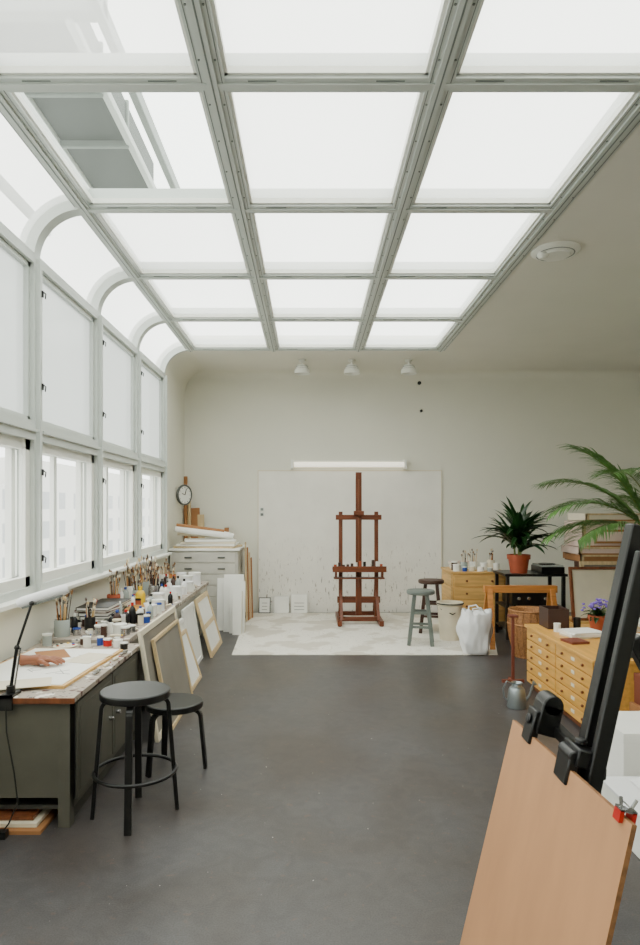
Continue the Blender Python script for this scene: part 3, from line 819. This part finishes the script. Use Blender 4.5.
def bag(cx,cy,z0,r,h,m,name='plastic_bag',seed=0):
    o=O(name); n=44; k=18; vs=[];fs=[]
    for i in range(k+1):
        t=i/k; rad=r*(.82+.22*math.sin(t*2.6)); z=z0+h*t
        for j in range(n):
            a=2*math.pi*j/n
            nz=noise.noise(Vector((math.cos(a)*1.6+seed,math.sin(a)*1.6,t*1.6)))*.30+noise.noise(Vector((math.cos(a)*4.5+seed,math.sin(a)*4.5,t*3.5)))*.20
            f=rad*(1+nz*min(1,t*3+.3)); zz=z+(.10*h*(noise.noise(Vector((math.cos(a)*2.2,math.sin(a)*2.2,seed+9)))+.3*math.cos(2*a)))*(t-.6)/.4 if t>.6 else z
            vs.append((cx+f*1.05*math.cos(a),cy+f*.8*math.sin(a),zz))
    base=k*n
    for j in range(n):
        x,y,z=vs[base+j]; vs.append((cx+(x-cx)*.86,cy+(y-cy)*.86,z-.03))
    for j in range(n):
        x,y,z=vs[base+j]; vs.append((cx+(x-cx)*.6,cy+(y-cy)*.6,z0+h*.72))
    for i in range(k+2):
        for j in range(n): fs.append((i*n+j,i*n+(j+1)%n,(i+1)*n+(j+1)%n,(i+1)*n+j))
    fs.append(tuple(reversed(range(n)))); fs.append(tuple((k+2)*n+j for j in range(n)))
    o.add(vs,fs,m)
    for s_ in(-1,1):
        o.tube([(cx-.07,cy+s_*r*.5,z0+h*.93),(cx-.06,cy+s_*r*.55,z0+h*1.06),(cx+.02,cy+s_*r*.6,z0+h*1.09),(cx+.08,cy+s_*r*.5,z0+h*.95)],.008,m,6)
    return o.done(sharp=180)
bag(1.83,7.26,.006,.165,.47,M_plas)
o=O('waste_bin')
x,y=1.70,8.02
o.lathe(x,y,[(.12,.006),(.15,.42),(.16,.43),(.16,.46),(.14,.46),(.13,.30),(.001,.28)],M_cream,24)
o.ring((x,y,.445),.16,.008,M_dark); o.tube([(x-.155,y,.44),(x-.12,y-.08,.38),(x,y-.16,.33),(x+.12,y-.08,.38),(x+.155,y,.44)],.006,M_dark,6)
o.done()

o=O('storage_cupboard')
x0,x1,y0,y1,h=3.34,4.35,7.62,8.35,.98
o.box(x0,x1,y0,y1,.05,h-.03,M_brown); o.box(x0-.12,x1+.02,y0-.02,y1,h-.03,h,M_brown); o.box(x0+.03,x1-.03,y0+.03,y1-.03,0,.05,M_dark)
for i in range(2):
    a=x0+.02+i*(x1-x0)/2; o.box(a,a+(x1-x0)/2-.04,y0-.015,y0,.08,h-.05,M_brown); o.cyl((a+(.42 if i==0 else .06),y0-.04,.55),(a+(.42 if i==0 else .06),y0-.015,.55),.014,M_steel,n=10)
o.done(.003)
o=O('picture_crate')
for i,(a,b_,z,hh,m_) in enumerate(((3.14,4.15,.98,.08,M_card),(3.12,4.2,1.06,.09,M_pinkw),(3.16,4.15,1.15,.30,M_pinkw),(3.20,4.1,1.45,.09,M_cream))):
    y=7.62
    o.box(a,b_,y+.012,8.2,z,z+hh-.006,m_)
    for xx in(a,b_-.025): o.box(xx,xx+.025,y,y+.012,z,z+hh-.006,M_lwood); o.box(a-.01,a,y+.0,y+.03,z,z+hh-.006,M_lwood)
    o.box(a,b_,y,y+.012,z+hh-.022,z+hh-.002,M_lwood); o.box(a,b_,y,y+.012,z,z+.016,M_card)
    if hh>.2:
        o.box(a+.12,a+.52,y-.008,y,z+.04,z+.20,M_card); o.box(a+.15,a+.49,y-.010,y-.008,z+.065,z+.175,M_pinkw)
o.done(.002)
o=O('wooden_crate')
for z in(.02,.14,.26):
    o.box(2.86,3.62,7.0,7.02,z,z+.09,M_pineX); o.box(2.86,3.62,7.38,7.40,z,z+.09,M_pineX); o.box(2.86,2.88,7.02,7.38,z,z+.09,M_pine); o.box(3.60,3.62,7.02,7.38,z,z+.09,M_pine)
for x in(2.88,3.57):
    for y in(7.02,7.35): o.box(x,x+.03,y,y+.03,0,.37,M_pine)
o.box(2.86,3.62,7.0,7.40,.37,.39,M_pineX)
o.done(.002)
def xframe(name,x0,x1,h,yb,z0,lean,mf,mi,w=.05,th=.03):
    o=O(name); M=Matrix.Translation((0,yb,z0))@Matrix.Rotation(-lean,4,'X')
    for q in((x0,x0+w,0,h),(x1-w,x1,0,h),(x0+w,x1-w,0,w),(x0+w,x1-w,h-w,h)): o.box(q[0],q[1],0,th,q[2],q[3],mf,M)
    o.box(x0+w,x1-w,th*.4,th*.7,w,h-w,mi,M); return o.done(.002)
xframe('framed_picture',2.82,3.40,.58,7.08,.39,.18,M_brown,M_cream,.03)
xframe('framed_picture',2.98,3.56,.63,7.18,.39,.16,M_lwood,M_greyc,.04)

# palm
o=O('potted_palm')
px_,py_=3.42,6.45
o.lathe(px_,py_,[(.16,0),(.18,0),(.23,.36),(.25,.36),(.25,.42),(.23,.42),(.22,.37)],M_terra,28)
o.lathe(px_,py_,[(.22,.36),(.2,.385),(.001,.39)],M_soil,20)
fr=[(3.14,.85,1.05,1.05),(-2.75,.62,1.0,.9),(2.85,.50,.95,.8),(-2.4,1.0,1.2,1.0),(2.5,1.0,1.2,1.0),(3.0,1.2,1.1,.9),(1.4,.9,1.1,1.0),(.5,.9,1.1,1.0),(-.6,.9,1.1,1.0),(-1.5,1.0,1.0,1.0),(-1.1,1.25,1.1,.9)]
for az,el,Lf,dr in fr:
    p=Vector((px_+R(-.05,.05),py_+R(-.05,.05),.38))
    q=Vector((px_+math.cos(az)*.12,py_+math.sin(az)*.12,1.32+R(-.05,.10)))
    pts=[p,p.lerp(q,.5),q]
    d=Vector((math.cos(az)*math.cos(el),math.sin(az)*math.cos(el),math.sin(el))).normalized(); pp=q.copy(); nseg=18
    for i in range(nseg):
        pp=pp+d*Lf/nseg; d=(d+Vector((0,0,-dr*1.5/nseg))).normalized(); pts.append(pp.copy())
    o.tube(pts,[.012,.009,.008]+[.006*(1-i/nseg)+.0015 for i in range(nseg)],M_stem,6)
    for i in range(5,len(pts)):
        t=(i-3)/(nseg); tan=(pts[i]-pts[i-1]).normalized(); sd=tan.cross(Vector((0,0,1))).normalized()
        for s_ in(-1,1):
            for sub in(0,.33,.66):
                bpt=pts[i-1].lerp(pts[i],sub); ll=.36*math.sin(math.pi*(.18+.72*t))+.05
                o.leaf(bpt,tan*.8+sd*s_*.8+Vector((0,0,.18+R(-.1,.1))),ll*R(.85,1.1),.016,R(.6,1.1),M_palm,4)
o.done()

# ---------------- plan chest
o=O('plan_chest')
x0,x1,y0,y1,h=1.92,3.05,4.46,5.86,.57
o.box(x0+.015,x1,y0+.01,y1-.01,.06,h-.025,M_pine2); o.box(x0-.015,x1+.01,y0-.01,y1+.01,h-.025,h,M_pine2)
o.box(x0+.05,x1-.04,y0+.05,y1-.05,0,.06,M_brown)
dh=(h-.025-.07)/5
for i in range(5):
    z=.07+i*dh
    for j in range(2):
        a=y0+.02+j*(y1-y0-.03)/2; b_=a+(y1-y0-.03)/2-.012
        o.box(x0-.002,x0+.016,a,b_,z+.004,z+dh-.006,M_pine2)
        for t in(.22,.78): o.ball((x0-.012,a+(b_-a)*t,z+dh/2),.011,M_brown,(1,1,1),10)
        o.box(x0-.006,x0-.001,a+(b_-a)*.5-.03,a+(b_-a)*.5+.03,z+dh/2-.012,z+dh/2+.014,M_cream)
o.done(.003)
h=.57
o=O('violet_plant')
x,y=2.42,5.55
o.lathe(x,y,[(.05,h),(.055,h),(.072,h+.10),(.08,h+.10),(.08,h+.13),(.07,h+.13),(.06,h+.11)],M_terra,20)
for i in range(30):
    a=R(0,6.28); e=R(.1,1.2); o.leaf((x,y,h+.11),(math.cos(a)*math.cos(e),math.sin(a)*math.cos(e),math.sin(e)),R(.10,.17),.045,1.4,M_leaf,4)
for i in range(40):
    a=R(0,6.28); rr=R(0,.13); z=h+.22+R(-.03,.05)-rr*.25; c=(x+rr*math.cos(a),y+rr*math.sin(a),z)
    o.tube([(x,y,h+.12),c],.0015,M_stem,4); o.ball(c,.015,M_violet,(1,1,.6),7)
o.done()
openbox('dark_wooden_box',2.02,2.20,5.60,5.82,h,h+.17,M_dbrown)
def flat(name,x,y,z,w,d,rot,items):
    o=O(name)
    for i,(mm,t) in enumerate(items):
        M=Matrix.Translation((x,y,z))@Matrix.Rotation(rot+R(-.12,.12),4,'Z'); s_=R(.85,1)
        o.box(-w*s_,w*s_,-d*s_,d*s_,0,t-.001,mm,M); o.box(-w*s_-.003,w*s_+.003,-d*s_-.003,d*s_+.003,t-.002,t,mm,M); z+=t
    return o.done()
flat('book_stack',2.18,5.30,h,.15,.12,.2,[(M_cream,.015),(M_paper,.02),(M_paper,.012)])
flat('cutting_mat',2.38,4.71,h,.26,.18,.1,[(M_green,.006)])
flat('portfolio_stack',2.86,5.0,h,.18,.26,.05,[(M_green,.02),(M_white,.012),(M_dark,.02)])
flat('paper_stack',2.81,5.62,h,.18,.18,.0,[(M_paper,.03),(M_cream,.02),(M_paper,.02)])
flat('sketchbook',2.03,5.06,h,.08,.09,.1,[(M_rbrown,.018)])
flat('sketchbook',2.52,5.18,h,.09,.12,-.3,[(M_dark,.02),(M_paper,.01)])
tin(2.29,5.66,h,.03,.09,M_dark,M_dark); tin(2.06,5.50,h,.028,.07,M_white,M_white)
o=O('glass_bottle')
for q in((2.57,5.38),): o.lathe(q[0],q[1],[(.03,h),(.032,h+.01),(.032,h+.12),(.012,h+.16),(.012,h+.20)],M_green,16)
o.done()
def carton(name,x0,x1,y0,y1,z0,z1,m,label=None):
    o=O(name); o.box(x0,x1,y0,y1,z0,z1,m)
    o.box(x0-.002,x1+.002,y0-.002,y1+.002,z1-.05,z1+.003,m)
    o.box(x0+(x1-x0)*.5-.025,x0+(x1-x0)*.5+.025,y0-.003,y1+.003,z1,z1+.005,M_cream)
    if label: o.box(x0+.10,x0+.20,y0-.004,y0-.002,z0+.16,z0+.175,label)
    return o.done(.003)
carton('cardboard_box',2.14,2.75,4.10,4.42,0,.30,M_card)
carton('cardboard_box',2.16,2.7,4.12,4.40,.305,.50,M_rbrown)
carton('white_archive_box',1.72,2.35,3.62,4.02,0,.36,M_paper,M_line)
o=O('watering_can')
x,y=1.66,5.30
o.lathe(x,y,[(.075,0),(.078,.01),(.065,.14),(.055,.16),(.04,.165),(.035,.19),(.045,.20),(.03,.18)],M_galv,24)
o.tube([(x+.06,y,.04),(x+.10,y-.01,.10),(x+.125,y-.02,.19)],[.016,.010,.008],M_galv,10); o.tube([(x+.122,y-.02,.185),(x+.14,y-.025,.205)],[.010,.024],M_galv,12)
o.tube([(x-.035,y,.19),(x-.08,y,.21),(x-.11,y,.15),(x-.10,y,.08),(x-.07,y,.05)],.007,M_galv,8)
o.done()
o=O('wooden_stand')
x,y=1.86,6.05
o.bar((x,y,0.03),(x,y,.60),.025,.025,M_rbrown); o.bar((x-.10,y,.015),(x+.10,y,.015),.03,.03,M_rbrown); o.bar((x,y-.10,.015),(x,y+.10,.015),.03,.03,M_rbrown); o.box(x-.04,x+.04,y-.04,y+.04,.60,.62,M_rbrown)
o.done(.002)
o=O('white_plinth'); o.box(1.50,2.25,2.75,3.40,0,.20,M_white); o.box(1.49,2.26,2.74,3.41,.20,.215,M_plas); o.done(.004)
o=O('crumpled_plastic_sheet')
vs=[];fs=[];n=22
for i in range(n):
    for j in range(n):
        u,v=i/(n-1),j/(n-1); e=min(u,1-u,v,1-v)*5
        vs.append((1.62+u*.55,3.0+v*.36,.219+min(1,e)*(.05+.09*noise.noise(Vector((u*5,v*5,.3)))+.03*noise.noise(Vector((u*14,v*14,2))))))
for i in range(n-1):
    for j in range(n-1): fs.append((i*n+j,(i+1)*n+j,(i+1)*n+j+1,i*n+j+1))
o.add(vs,fs,M_plas); o.done(sharp=180)

# ---------------- foreground black easel with plywood board
o=O('black_easel')
def ex(z,off=0): return .650+off+.22*(z-1.0)
def eb(ya,za,yb,zb,w,h_,off=0,m=M_blk): o.bar((ex(za,off),ya,za),(ex(zb,off),yb,zb),w,h_,m,up=(1,0,-.22))
eb(1.565,.12,1.565,1.56,.04,.035)
eb(1.50,.12,1.50,1.50,.022,.035)
eb(1.36,.14,1.68,.14,.06,.035)
eb(1.42,.60,1.66,.60,.05,.03,.02)
o.box(ex(.27)-.12,ex(.27)+.02,1.15,1.95,.24,.27,M_blk)
M=Matrix.Translation((ex(1.0)-.017,1.545,1.0))@Matrix.Rotation(.216,4,'Y')
o.box(-.030,.03,-.045,.045,.003,.045,M_blk,M); o.box(-.044,-.020,-.036,.036,-.045,.020,M_blk,M)
o.cyl(M@Vector((-.032,-.036,.022)),M@Vector((-.032,.036,.022)),.014,M_blk)
o.cyl(M@Vector((-.01,0,.045)),M@Vector((-.01,0,.06)),.014,M_dark)
M=Matrix.Translation((ex(1.0)-.035,1.76,1.0))@Matrix.Rotation(.26,4,'Y')
o.box(-.026,.030,-.034,.034,.003,.085,M_blk,M); o.box(-.038,-.016,-.030,.030,-.03,.06,M_blk,M); o.cyl(M@Vector((.002,-.034,.083)),M@Vector((.002,.034,.083)),.027,M_blk)
o.cyl(M@Vector((-.046,0,.03)),M@Vector((-.038,0,.03)),.014,M_dark)
o.bar((ex(1.0)+.02,1.52,.985),(ex(1.0)+.0,1.78,1.02),.03,.03,M_blk)
o.bar((ex(1.3,.03),1.53,1.3),(1.45,1.53,0.03),.035,.035,M_blk)
o.bar((.44,1.30,.045),(.46,1.76,.045),.05,.05,M_blk)
o.bar((.46,1.53,.05),(1.45,1.53,.035),.04,.04,M_blk)
for p in((.44,1.30),(.46,1.76),(1.45,1.53)): o.cyl((p[0],p[1],0),(p[0],p[1],.03),.022,M_dark,n=12)
o.done(.004)
o=O('plywood_board')
d=Vector((-.22,0,-1)).normalized()
nrm=Vector((-1,0,.22)).normalized()*.010
a=Vector((.610,1.25,1.0)); b_=Vector((.575,1.87,1.0)); H=.742
c_=b_+d*H+Vector((-.012,0,0)); e_=a+d*H
f=[a,b_,c_,e_]; g=[v-nrm for v in f]
o.add(f,[(0,1,2,3)],M_ply); o.add(g,[(3,2,1,0)],M_ply)
for i in range(4):
    j=(i+1)%4; o.add([f[i],f[j],g[j],g[i]],[(0,1,2,3)],M_plyedge)
o.done()
o=O('spring_clip')
M=Matrix.Translation((.612,1.29,1.0))@Matrix.Rotation(.22,4,'Y')
o.box(-.013,-.005,-.013,.013,-.012,.012,M_red,M); o.box(.012,.020,-.013,.013,-.012,.012,M_red,M); o.box(-.013,.020,-.013,.013,.010,.015,M_steel,M)
o.cyl(M@Vector((.003,-.015,.016)),M@Vector((.003,.015,.016)),.006,M_steel,n=12)
o.tube([M@Vector((-.006,0,.012)),M@Vector((-.012,0,.034))],.0035,M_steel,6); o.tube([M@Vector((.012,0,.012)),M@Vector((.02,0,.034))],.0035,M_steel,6)
o.done()

# ---------------- world: overcast sky above, darker ground below the horizon
w=bpy.data.worlds.new('overcast_sky'); S.world=w; w.use_nodes=True; nt=w.node_tree
bg=nt.nodes['Background']; tc=nt.nodes.new('ShaderNodeTexCoord'); sx=nt.nodes.new('ShaderNodeSeparateXYZ'); rp=nt.nodes.new('ShaderNodeValToRGB')
ma=nt.nodes.new('ShaderNodeMath'); ma.operation='MULTIPLY_ADD'; ma.inputs[1].default_value=.5; ma.inputs[2].default_value=.5
rp.color_ramp.elements[0].position=.46; rp.color_ramp.elements[0].color=(.40,.40,.38,1)
rp.color_ramp.elements[1].position=.90; rp.color_ramp.elements[1].color=(1,.992,.95,1)
e=rp.color_ramp.elements.new(.5); e.color=(.86,.86,.84,1)
nt.links.new(tc.outputs['Generated'],sx.inputs[0]); nt.links.new(sx.outputs['Z'],ma.inputs[0]); nt.links.new(ma.outputs[0],rp.inputs[0]); nt.links.new(rp.outputs[0],bg.inputs[0])
bg.inputs[1].default_value=2.6

S.view_settings.view_transform='AgX'
S.view_settings.exposure=1.22
# ---------------- camera
cam=bpy.data.cameras.new('camera'); co=bpy.data.objects.new('camera',cam); S.collection.objects.link(co)
co.location=(0,0,1.6); co.rotation_euler=(math.pi/2,0,0)
cam.sensor_width=36; cam.sensor_fit='AUTO'; cam.lens=660/945*36; cam.shift_x=10/945; cam.shift_y=35.5/945; cam.clip_start=.02; cam.clip_end=300
S.camera=co
